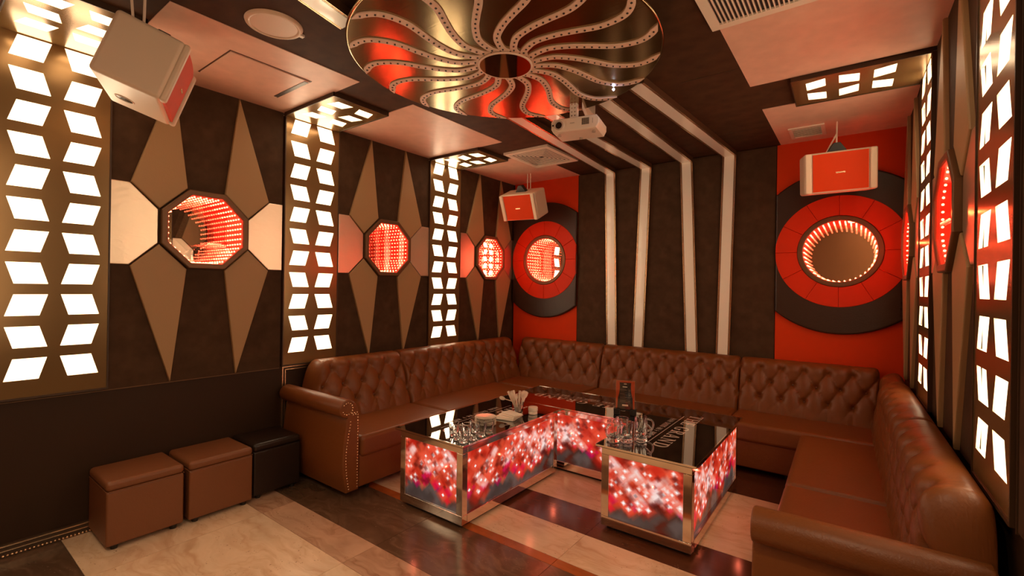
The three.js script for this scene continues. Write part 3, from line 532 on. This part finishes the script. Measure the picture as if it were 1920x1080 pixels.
function sofaRun(t, L0, L1, db, dt, front, cuts, seatFrom, seatTo, r0 = 0, r1 = 0) {   // local: x along, z out of the wall
  const edges = [L0, ...cuts, L1];
  for (let i = 0; i < edges.length - 1; i++) {
    const a = edges[i], b = edges[i + 1], [g, btn] = tuftedBack(b - a, db, dt, i ? 0 : r0, i === edges.length - 2 ? r1 : 0);
    const m = mesh('tufted_back', g.translate(a, 0, 0), M.leather, t, 'button-tufted brown leather back');
    const bm = mesh('buttons', btn.translate(a, 0, 0), M.button, m); bm.userData.kind = 'stuff';
  }
  const se = [seatFrom, ...cuts, seatTo];
  for (let i = 0; i < se.length - 1; i++) mesh('seat_cushion', seat(se[i + 1] - se[i], db - 0.04, front).translate(se[i], 0, 0), M.leather, t, 'smooth brown leather seat cushion');
  mesh('base', rbox(seatTo - seatFrom, 0.235, front - 0.06, 0.012, (seatFrom + seatTo) / 2, 0.05 + 0.1175, (front - 0.06) / 2 + 0.042), M.leather, t);
  for (let x = seatFrom + 0.12; x < seatTo - 0.05; x += 0.62) for (const z of [0.1, front - 0.09]) mesh('foot', cyl(0.022, 0.018, 0.06, 16, x, 0.03, z), M.black, t);
}
function sofaArm(t, len, x0, zoff, scroll) {          // arm runs along world x; shape in (z, y)
  const c = [0.10, 0.642], r = 0.064, s = new THREE.Shape();
  const P = [[0.0, 0.05], [0.0, 0.56]], pts = [...P];
  for (let k = 0; k <= 26; k++) { const a = Math.PI - k * (Math.PI * 1.52) / 26 + 0.05; pts.push([c[0] + r * Math.cos(a) - (k < 5 ? (5 - k) * 0.0042 : 0), c[1] + r * Math.sin(a)]); }
  pts.push([0.108, 0.555], [0.112, 0.50], [0.124, 0.40], [0.132, 0.30], [0.130, 0.22], [0.118, 0.13], [0.10, 0.05]);
  poly(U(pts));
  const body = wallExtrude(poly(U(pts)), 0, len, 0.012, 4);
  const arm = mesh('arm', toCreasedNormals(metric(body.translate(x0, 0, zoff)), 0.7), M.leather, t, 'rolled brown leather arm');
  return { arm, pts, c, r };
}
const turned = (t, from, q, x, y, z) => t.children.slice(from).forEach(o => { o.rotation.y = q; o.position.set(x, y, z); });
{ // left sofa, along the left wall: local x -> world -z, local z -> world x
  const t = thing('corner_sofa', 'brown tufted leather sofa along the left wall with studded rolled arm', 'sofa', [0, 0, 0]);
  sofaRun(t, 0, 2.195, 0.335, 0.215, 0.86, [0.925], 0.012, 2.195, 0.11, 0);
  turned(t, 0, Math.PI / 2, 0, 0, 2.965);
  const { arm } = sofaArm(t, 0.815, 0.05, 2.968, true);
  const nails = [], X = 0.866, z0 = 2.968;
  const nail = (z, y) => nails.push(new THREE.SphereGeometry(0.0062, 8, 6).scale(0.7, 1, 1).translate(X, y, z0 + z));
  for (let k = 0; k < 12; k++) { const a = Math.PI * 0.25 + k * Math.PI * 1.75 / 12; nail(0.10 + 0.040 * Math.cos(a), 0.642 + 0.040 * Math.sin(a)); }
  for (let y = 0.075; y < 0.60; y += 0.0205) nail(0.016, y);
  for (let y = 0.075; y < 0.56; y += 0.0205) { const f = (y - 0.05) / 0.5; nail(0.080 + 0.03 * Math.sin(Math.min(1, f * 1.05) * Math.PI) - 0.004 * f, y); }
  for (let k = 0; k < 5; k++) nail(0.024 + k * 0.010, 0.605 - (k % 2) * 0.012);
  const nm = mesh('nail_heads', join(nails), M.stud, arm, 'rows of brass nail heads'); nm.userData.kind = 'stuff';
}
{ // back sofa with its two corner backs
  const t = thing('corner_sofa', 'brown tufted leather sofa along the back wall below the cream strips', 'sofa', [0, 0, 0.012]);
  sofaRun(t, 0.27, 3.86, 0.24, 0.165, 0.745, [1.40, 2.82], 0.05, 3.975);
  let k = t.children.length;
  for (const [L, db, dt, q, x, z] of [[0.50, 0.335, 0.215, Math.PI / 2, 0, 0.753], [0.50, 0.19, 0.15, -Math.PI / 2, 4.028, 0.253]]) {
    const [g, btn] = tuftedBack(L, db, dt), m = mesh('tufted_back', g, M.leather, t, 'button-tufted brown leather corner back'); m.rotation.y = q; m.position.set(x, 0, z);
    mesh('buttons', btn, M.button, m).userData.kind = 'stuff';
  }
}
{ // right sofa, turned with the wall behind it
  const t = thing('corner_sofa', 'brown tufted leather sofa along the right wall with plain rolled arm', 'sofa', [ROOM_W, 0, 0], 0.022);
  sofaRun(t, 0.775, 3.06, 0.20, 0.185, 0.68, [1.92], 0.775, 2.95, 0, 0.12);
  turned(t, 0, -Math.PI / 2, 0, 0, 0);
  sofaArm(t, 0.63, -0.672, 2.952, false);
}

/* ------------------------------------------------------------------ stools */
function stool(label, x, z, mat, w, d) {
  const t = thing('cube_stool', label, 'stool', [x, 0, z], 0, 'cube stools along the left wall'); delete t.userData.group;
  const h = 0.362;
  mesh('body', rbox(d, h - 0.055, w, 0.012, 0, 0.026 + (h - 0.055) / 2, 0, 4), mat, t);
  const top = new RoundedBoxGeometry(d + 0.002, 0.056, w + 0.002, 6, 0.022), p = top.attributes.position;
  for (let i = 0; i < p.count; i++) { const a = p.getX(i) / (d / 2), b = p.getZ(i) / (w / 2); if (p.getY(i) > 0) p.setY(i, p.getY(i) + 0.008 * (1 - a * a) * (1 - b * b)); }
  top.computeVertexNormals(); mesh('cushion_top', metric(mergeVertices(top).translate(0, h - 0.003, 0)), mat, t, 'padded leather top');
  mesh('seam_piping', join([[d / 2, 0, 0.003, w], [-d / 2, 0, 0.003, w]].map(([a]) => box(0.004, 0.006, w - 0.02, a, h - 0.029, 0)).concat([w / 2, -w / 2].map(a => box(d - 0.02, 0.006, 0.004, 0, h - 0.029, a)))), mat, t);
  for (const sx of [1, -1]) for (const sz of [1, -1]) mesh('foot', cyl(0.02, 0.017, 0.028, 16, sx * (d / 2 - 0.035), 0.014, sz * (w / 2 - 0.045)), M.black, t);
}
stool('brown leather cube stool at the end of the row, away from the sofa', 0.205, 4.075, M.stool, 0.372, 0.37);
stool('brown leather cube stool in the middle between two stools', 0.21, 3.674, M.stool, 0.378, 0.37);
stool('black leather cube stool beside the studded sofa arm', 0.19, 3.297, M.stoolDark, 0.335, 0.35);

/* ------------------------------------------------------------------ glowing tables */
const bokeh = (() => {
  const W = 640, H = 240, cv = document.createElement('canvas'); cv.width = W; cv.height = H; const c = cv.getContext('2d');
  c.fillStyle = '#4a140c'; c.fillRect(0, 0, W, H);
  const sq = (x, y, s, col, al, turn = Math.PI / 4 + (rnd() - 0.5) * 0.5) => { for (const o of x < 60 ? [0, W] : x > W - 60 ? [0, -W] : [0]) { c.save(); c.translate(x + o, y); c.rotate(turn); c.globalAlpha = al; c.fillStyle = col; c.fillRect(-s / 2, -s / 2, s, s); c.restore(); } };
  const soft = (x, y, s, col, al) => { for (let k = 5; k >= 1; k--) sq(x, y, s * (0.4 + 0.2 * k), col, al / 4, Math.PI / 4); };
  const edge = x => H * (0.76 + 0.10 * Math.sin(x * 2 * Math.PI / W * 2) + 0.07 * Math.sin(x * 2 * Math.PI / W * 5 + 1));
  for (let i = 0; i < 60; i++) { const x = rnd() * W; soft(x, edge(x) + rnd() * H * 0.3, rr(34, 60), ['#4d4039', '#3c302b', '#5a4d47'][i % 3], 0.9); }
  for (let i = 0; i < 230; i++) { const x = rnd() * W, y = rnd() * edge(x) * 0.95; soft(x, y, rr(22, 50), ['#c01c0c', '#d8341c', '#ea5030', '#9a1208', '#e2452a'][i % 5], rr(0.5, 0.9)); }
  for (let i = 0; i < 26; i++) { const x = rnd() * W, y = edge(x) * rr(0.74, 1.02); soft(x, y, rr(16, 30), ['#d00044', '#b80050', '#e81028'][i % 3], rr(0.7, 1)); }
  for (let g = 0; g < 13; g++) { const x0 = rnd() * W, y0 = rnd() * edge(x0) * 0.62, d = rnd() < 0.5 ? 1 : -1; for (let k = 0; k < 8; k++) soft(x0 + d * k * 8 + rr(-6, 6), y0 + k * 7 + rr(-6, 6), rr(18, 36), ['#fff0ea', '#f6dcd6', '#ffd2c2'][k % 3], rr(0.35, 0.7)); }
  for (let i = 0; i < 90; i++) { const x = rnd() * W, y = rnd() * edge(x) * 0.97; soft(x, y, rr(22, 38), '#f4664a', 0.5); soft(x, y, rr(8, 15), '#fff6f0', 1); sq(x, y, rr(5, 9), '#ffffff', 0.9); }
  for (let i = 0; i < 40; i++) { const x = rnd() * W, y = rnd() * H * 0.75; soft(x, y, rr(10, 22), '#4a0c06', 0.5); }
  const t = new THREE.CanvasTexture(cv); t.colorSpace = THREE.SRGBColorSpace; t.wrapS = t.wrapT = THREE.RepeatWrapping; return t;
})();
const glowPanel = new THREE.MeshPhysicalMaterial({ color: lin(0.02, 0.01, 0.01), emissive: lin(1, 1, 1), emissiveMap: bokeh, emissiveIntensity: 0.95, roughness: 0.12 });
function topTexture(w, h, draw) {
  const cv = document.createElement('canvas'); cv.width = w; cv.height = h; const c = cv.getContext('2d'); c.fillStyle = '#0b0605'; c.fillRect(0, 0, w, h); draw(c, w, h);
  const t = new THREE.CanvasTexture(cv); t.colorSpace = THREE.SRGBColorSpace; return t;
}
const printed = topTexture(1024, 512, (c, w, h) => {
  c.fillStyle = '#e9cfc0'; c.textAlign = 'center'; c.textBaseline = 'middle'; c.font = '600 112px serif';
  const word = 'THE GRAND', space = 10, ws = [...word].map(k => c.measureText(k).width + space), tot = ws.reduce((a, b) => a + b, 0); let x = w / 2 - tot / 2;
  [...word].forEach((k, i) => { c.fillText(k, x + ws[i] / 2, h / 2 - 18); x += ws[i]; });
  c.fillRect(w * 0.17, h / 2 + 50, w * 0.66, 5);
  // small line of letters below, too small to read in the photograph
  let q = w * 0.27; while (q < w * 0.73) { if (rnd() < 0.16) q += 18; c.fillRect(q, h / 2 + 72, 5, 34); c.fillRect(q, h / 2 + (rnd() < 0.5 ? 72 : 86), 14, 5); if (rnd() < 0.6) c.fillRect(q + 11, h / 2 + 72, 5, 34); q += 25; }
});
const glassTop = new THREE.MeshPhysicalMaterial({ map: printed, roughness: 0.025, ior: 2.33, specularIntensity: 1, clearcoat: 1, clearcoatRoughness: 0.02 });
const glassEdge = std([0.02, 0.014, 0.01], 0.05, 0, { ior: 2.0 });
function glowTable(label, x0, x1, z0, z1, turnText) {
  const cx = (x0 + x1) / 2, cz = (z0 + z1) / 2, w = x1 - x0, d = z1 - z0, hw = w / 2 - 0.028, hd = d / 2 - 0.028, T = 0.53, t = thing('glowing_table', label, 'table', [cx, 0, cz]);
  mesh('plinth', span(-hw + 0.03, hw - 0.03, 0, 0.024, -hd + 0.03, hd - 0.03), M.black, t);
  const p = 0.05, b0 = 0.024, b1 = 0.082, t0 = T - 0.062, t1 = T - 0.014;
  for (const sx of [1, -1]) for (const sz of [1, -1]) mesh('post', rbox(p, t0 - b1, p, 0.003, sx * (hw - p / 2), (b1 + t0) / 2, sz * (hd - p / 2), 2), M.steel, t, 'polished steel corner post');
  for (const [y0, y1] of [[b0, b1], [t0, t1]]) for (const s of [1, -1]) {
    mesh('rail', rbox(2 * hw, y1 - y0, p, 0.003, 0, (y0 + y1) / 2, s * (hd - p / 2), 2), M.steel, t, 'polished steel rail');
    mesh('rail', rbox(p, y1 - y0, 2 * hd - 2 * p, 0.003, s * (hw - p / 2), (y0 + y1) / 2, 0, 2), M.steel, t, 'polished steel rail');
  }
  const panel = (len, place, off) => {
    const g = new THREE.PlaneGeometry(len, t0 - b1), uv = g.attributes.uv, k = Math.min(1, len / 1.1);
    for (let i = 0; i < uv.count; i++) uv.setX(i, off + uv.getX(i) * k);
    const f = box(len, t0 - b1, 0.006); 
    const m = mesh('glow_panel', g, glowPanel, t, 'backlit panel of red and white diamond glints'); place(m); return m;
  };
  const h = (b1 + t0) / 2;
  panel(2 * hw - 2 * p, m => m.position.set(0, h, hd - 0.012), rnd());
  panel(2 * hw - 2 * p, m => { m.position.set(0, h, -hd + 0.012); m.rotation.y = Math.PI; }, rnd());
  panel(2 * hd - 2 * p, m => { m.position.set(hw - 0.012, h, 0); m.rotation.y = Math.PI / 2; }, rnd());
  panel(2 * hd - 2 * p, m => { m.position.set(-hw + 0.012, h, 0); m.rotation.y = -Math.PI / 2; }, rnd());
  // inner tray closes the body
  mesh('inner_box', span(-hw + 0.02, hw - 0.02, b0 + 0.01, t1 - 0.004, -hd + 0.02, hd - 0.02), M.black, t);
  mesh('top_slab', rbox(w, 0.014, d, 0.004, 0, T - 0.008, 0, 2), glassEdge, t, 'black glass slab');
  const g = new THREE.PlaneGeometry(turnText ? d - 0.012 : w - 0.012, turnText ? w - 0.012 : d - 0.012), uv = g.attributes.uv, asp = (turnText ? (d - 0.012) / (w - 0.012) : (w - 0.012) / (d - 0.012)) / 2;
  for (let i = 0; i < uv.count; i++) { uv.setX(i, 0.5 + (uv.getX(i) - 0.5) * asp * 1.02); uv.setY(i, 0.5 + (uv.getY(i) - 0.5)); }
  const m = mesh('top_glass', g, glassTop, t, 'glossy black glass printed with white lettering'); m.rotation.order = 'YXZ'; m.rotation.set(-Math.PI / 2, turnText ? -Math.PI / 2 : Math.PI, 0); m.position.set(0, T - 0.0004, 0);
  const rim = 0.006; mesh('edge_trim', join([span(-w / 2, w / 2, T - 0.010, T + 0.0006, d / 2 - rim, d / 2 + 0.001), span(-w / 2, w / 2, T - 0.010, T + 0.0006, -d / 2 - 0.001, -d / 2 + rim), span(w / 2 - rim, w / 2 + 0.001, T - 0.010, T + 0.0006, -d / 2 + rim, d / 2 - rim), span(-w / 2 - 0.001, -w / 2 + rim, T - 0.010, T + 0.0006, -d / 2 + rim, d / 2 - rim)]), M.steel, t, 'thin bright edge trim');
  for (const [lx, lz] of [[0, d / 2 + 0.1], [w / 2 + 0.1, 0]]) { const l = new THREE.PointLight(lin(1, 0.16, 0.08), 0.03, 0, 2); l.position.set(lx, 0.28, lz); l.castShadow = true; l.shadow.radius = 0; l.name = 'panel_glow'; t.add(l); }
  return t;
}
glowTable('glowing red table holding small glasses and stacked plates', 1.155, 1.79, 1.70, 2.888, true);
glowTable('glowing red table joining the other two, before the back sofa', 1.155, 2.392, 1.075, 1.695, false);
glowTable('glowing red table holding the beer mugs', 2.398, 3.008, 1.042, 2.322, true);

/* ------------------------------------------------------------------ things on the tables */
const TOP = 0.5308;
const lathe = (pts, n = 40) => new THREE.LatheGeometry(pts.map(p => new THREE.Vector2(...p)), n);
const tumbler = lathe([[0, 0], [0.026, 0], [0.028, 0.002], [0.034, 0.08], [0.0335, 0.082], [0.0325, 0.081], [0.026, 0.014], [0.022, 0.011], [0, 0.010]]);
const PLACE = ['first from the table corner in the edge row', 'second from the table corner in the edge row', 'third from the table corner in the edge row', 'last of the edge row, before the plates', 'first from the table corner in the inner row', 'second from the table corner in the inner row', 'last of the inner row, before the plates', 'alone behind the inner row'];
[[1.735, 2.825], [1.745, 2.745], [1.742, 2.66], [1.735, 2.575], [1.66, 2.80], [1.665, 2.715], [1.66, 2.63], [1.59, 2.76]].forEach(([x, z], i) => {
  const t = thing('small_glass', `small clear tumbler, ${PLACE[i]}`, 'glass', [x, TOP, z], 0, 'small tumblers on the left table');
  mesh('cup', tumbler, M.glass, t);
});
const mugBody = lathe([[0, 0], [0.036, 0], [0.041, 0.004], [0.042, 0.012], [0.037, 0.02], [0.036, 0.028], [0.0395, 0.05], [0.0405, 0.128], [0.0395, 0.13], [0.0375, 0.128], [0.0355, 0.05], [0.032, 0.03], [0.02, 0.024], [0, 0.023]], 48);
{ const p = mugBody.attributes.position; for (let i = 0; i < p.count; i++) { const y = p.getY(i), r = Math.hypot(p.getX(i), p.getZ(i)); if (y > 0.045 && y < 0.112 && r > 0.0385) { const a = Math.atan2(p.getZ(i), p.getX(i)), k = 1 - 0.035 * Math.max(0, Math.cos(a * 10)); p.setX(i, p.getX(i) * k); p.setZ(i, p.getZ(i) * k); } } mugBody.computeVertexNormals(); }
const mugHandle = new THREE.TubeGeometry(new THREE.CatmullRomCurve3([[0.038, 0.112], [0.058, 0.114], [0.076, 0.098], [0.08, 0.072], [0.07, 0.048], [0.05, 0.038], [0.037, 0.036]].map(([x, y]) => new THREE.Vector3(x, y, 0))), 28, 0.0065, 10);
[[2.463, 2.205, 4.6], [2.535, 2.16, 4.4], [2.60, 2.085, -0.35], [2.475, 2.09, 2.6], [2.56, 1.985, 0.5]].forEach(([x, z, q], i) => {
  const spot = ['at the table corner', 'between the corner mug and the printed lettering', 'with its handle over the printed lettering', 'behind the corner mug at the table edge', 'at the back of the cluster, towards the menu'][i];
  const t = thing('beer_mug', `clear ribbed glass beer mug ${spot}`, 'mug', [x, TOP, z], q, 'beer mugs on the right table');
  mesh('body', mugBody, M.glass, t); mesh('handle', mugHandle, M.glass, t);
});
const plate = lathe([[0, 0], [0.045, 0], [0.047, 0.002], [0.075, 0.009], [0.0765, 0.0105], [0.075, 0.0115], [0.045, 0.005], [0, 0.0045]], 48);
const RANK = ['bottom', 'second from bottom', 'third from bottom', 'middle', 'third from top', 'second from top', 'topmost'];
for (let k = 0; k < 7; k++) mesh('plate', plate, M.porcelain, thing('small_plate', `round white plate, ${RANK[k]} of the stack beside the small tumblers`, 'plate', [1.605 + rr(-0.002, 0.002), TOP + k * 0.0085, 2.455 + rr(-0.002, 0.002)], 0, 'stack of white plates'));
{ // folded napkins and wrapped wipes lying by the plates
  for (let k = 0; k < 4; k++) { const t = thing('napkin_pack', `flat white napkin packet beside the plates, ${['bottom', 'second from bottom', 'second from top', 'topmost'][k]} of its pile`, 'napkin', [1.62 + k * 0.006, TOP + k * 0.009, 2.24 - k * 0.018], 0.25 - k * 0.17, 'white napkin packets');
    const g = new RoundedBoxGeometry(0.15, 0.010, 0.085, 3, 0.003), p = g.attributes.position; for (let i = 0; i < p.count; i++) p.setY(i, p.getY(i) + 0.001 * Math.sin(p.getX(i) * 60 + k)); g.translate(0, 0.0052, 0); g.computeVertexNormals(); mesh('packet', metric(g), M.white, t); mesh('crimped_end', box(0.012, 0.003, 0.08, 0.079, 0.005, 0), M.plastic, t); }
}
{ // cutlery cup with white plastic forks
  const C = [1.60, TOP, 2.045], t = thing('cutlery_cup', 'clear cup holding white plastic cutlery', 'cup', C);
  mesh('cup', lathe([[0, 0], [0.028, 0], [0.030, 0.002], [0.038, 0.088], [0.037, 0.089], [0.036, 0.088], [0.028, 0.006], [0, 0.005]]), M.glass, t);
  mesh('base_ring', lathe([[0.024, 0], [0.031, 0], [0.0315, 0.004], [0.025, 0.005]]), M.plastic, t);
  const forkHead = (() => { const s = new THREE.Shape(); s.moveTo(-0.004, 0); s.lineTo(-0.004, 0.02); s.quadraticCurveTo(-0.012, 0.03, -0.012, 0.045); s.lineTo(-0.011, 0.07); s.lineTo(-0.008, 0.07); s.lineTo(-0.007, 0.048); s.lineTo(-0.005, 0.048); s.lineTo(-0.0045, 0.072); s.lineTo(-0.0015, 0.072); s.lineTo(-0.001, 0.048); s.lineTo(0.001, 0.048); s.lineTo(0.0015, 0.072); s.lineTo(0.0045, 0.072); s.lineTo(0.005, 0.048); s.lineTo(0.007, 0.048); s.lineTo(0.008, 0.07); s.lineTo(0.011, 0.07); s.lineTo(0.012, 0.045); s.quadraticCurveTo(0.012, 0.03, 0.004, 0.02); s.lineTo(0.004, 0); s.closePath(); return new THREE.ExtrudeGeometry(s, { depth: 0.0025, bevelEnabled: false }); })();
  const knife = rbox(0.013, 0.085, 0.003, 0.0013, 0, 0.035, 0, 2);
  for (let k = 0; k < 13; k++) {
    const a = k * 2.4, tilt = 0.2 + 0.42 * ((k * 7) % 5) / 5, f = thing(k % 3 ? 'plastic_fork' : 'plastic_knife', k % 3 ? 'white plastic fork standing in the cutlery cup' : 'white plastic knife standing in the cutlery cup', k % 3 ? 'fork' : 'knife', [C[0] + 0.014 * Math.cos(a), TOP + 0.008, C[2] + 0.014 * Math.sin(a)], 0, k % 3 ? 'forks in the cutlery cup' : 'knives in the cutlery cup');
    f.rotation.set(tilt * Math.sin(a), 0, -tilt * Math.cos(a)); f.rotateY(0.9 + 0.25 * (k % 3)); f.scale.set(1.35, 1.0, 1.2);
    mesh('stem', rbox(0.0075, 0.10, 0.003, 0.0013, 0, 0.05, 0, 2), M.plastic, f); mesh(k % 3 ? 'prongs' : 'blade', (k % 3 ? forkHead : knife).clone().translate(0, 0.095, k % 3 ? -0.00125 : 0), M.plastic, f);
  }
  const s = thing('plastic_spoon', 'white plastic spoon jutting sideways from the cutlery cup', 'spoon', [C[0] - 0.03, TOP + 0.082, C[2] + 0.01]); s.rotation.set(0.2, 0.4, 1.25);
  mesh('stem', rbox(0.0075, 0.09, 0.003, 0.0013, 0, 0.045, 0, 2), M.plastic, s); mesh('bowl', new THREE.SphereGeometry(0.016, 20, 12).scale(1, 1.5, 0.3).translate(0, 0.105, 0), M.plastic, s);
}
{
  const t = thing('toothpick_tub', 'short round white tub with lid beside the cutlery cup', 'container', [1.70, TOP, 1.995]);
  mesh('tub', lathe([[0, 0], [0.033, 0], [0.0345, 0.002], [0.0345, 0.026], [0, 0.026]]), M.plastic, t);
  mesh('lid', lathe([[0, 0.026], [0.036, 0.026], [0.037, 0.028], [0.037, 0.052], [0.035, 0.055], [0, 0.055]]), M.white, t);
  mesh('lid_groove', new THREE.TorusGeometry(0.0352, 0.0012, 8, 40).rotateX(Math.PI / 2).translate(0, 0.0265, 0), M.plasticGrey, t);
}
{
  const t = thing('menu_stand', 'black and orange drinks menu standing on the glass table', 'menu', [2.262, TOP, 1.545], rad(18));
  const art = topTexture(256, 448, (c, w, h) => {
    c.fillStyle = '#b8420f'; c.fillRect(0, 0, w, h); c.fillStyle = '#120806';
    c.beginPath(); c.moveTo(46, 26); c.lineTo(210, 26); c.quadraticCurveTo(196, 150, 232, 270); c.lineTo(240, h); c.lineTo(16, h); c.lineTo(24, 270); c.quadraticCurveTo(60, 150, 46, 26); c.fill();
    c.fillStyle = '#c9b7a5'; c.fillRect(108, 40, 40, 14); c.fillStyle = '#efe2d2'; c.fillRect(90, 88, 64, 12); c.fillStyle = '#8d7a6c';
    for (let k = 0; k < 12; k++) { c.globalAlpha = 0.55 + 0.4 * ((k * 5) % 3) / 2; c.fillRect(52, 122 + k * 19, 60 + ((k * 37) % 70), 5); c.fillRect(170, 122 + k * 19, 30, 5); } c.globalAlpha = 1;
    c.fillStyle = '#e6d2b8'; c.fillRect(86, 372, 84, 26);
  });
  mesh('card', (() => { const g = new THREE.BoxGeometry(0.142, 0.225, 0.003); return g.translate(0, 0.15, 0); })(), std([0.5, 0.12, 0.03], 0.4), t);
  mesh('printed_face', new THREE.PlaneGeometry(0.138, 0.22).translate(0, 0.15, 0.0018), new THREE.MeshPhysicalMaterial({ map: art, roughness: 0.3 }), t, 'printed drinks list');
  mesh('acrylic_sleeve', join([box(0.15, 0.235, 0.0015, 0, 0.148, 0.0042), box(0.15, 0.235, 0.0015, 0, 0.148, -0.0042)]), M.acrylic, t);
  mesh('base_block', rbox(0.046, 0.045, 0.06, 0.004, -0.062, 0.0225, 0), M.black, t); mesh('base_block', rbox(0.046, 0.045, 0.06, 0.004, 0.062, 0.0225, 0), M.black, t);
  mesh('base_bridge', box(0.08, 0.012, 0.012, 0, 0.036, 0), M.black, t);
}
renderer.render(scene, camera);
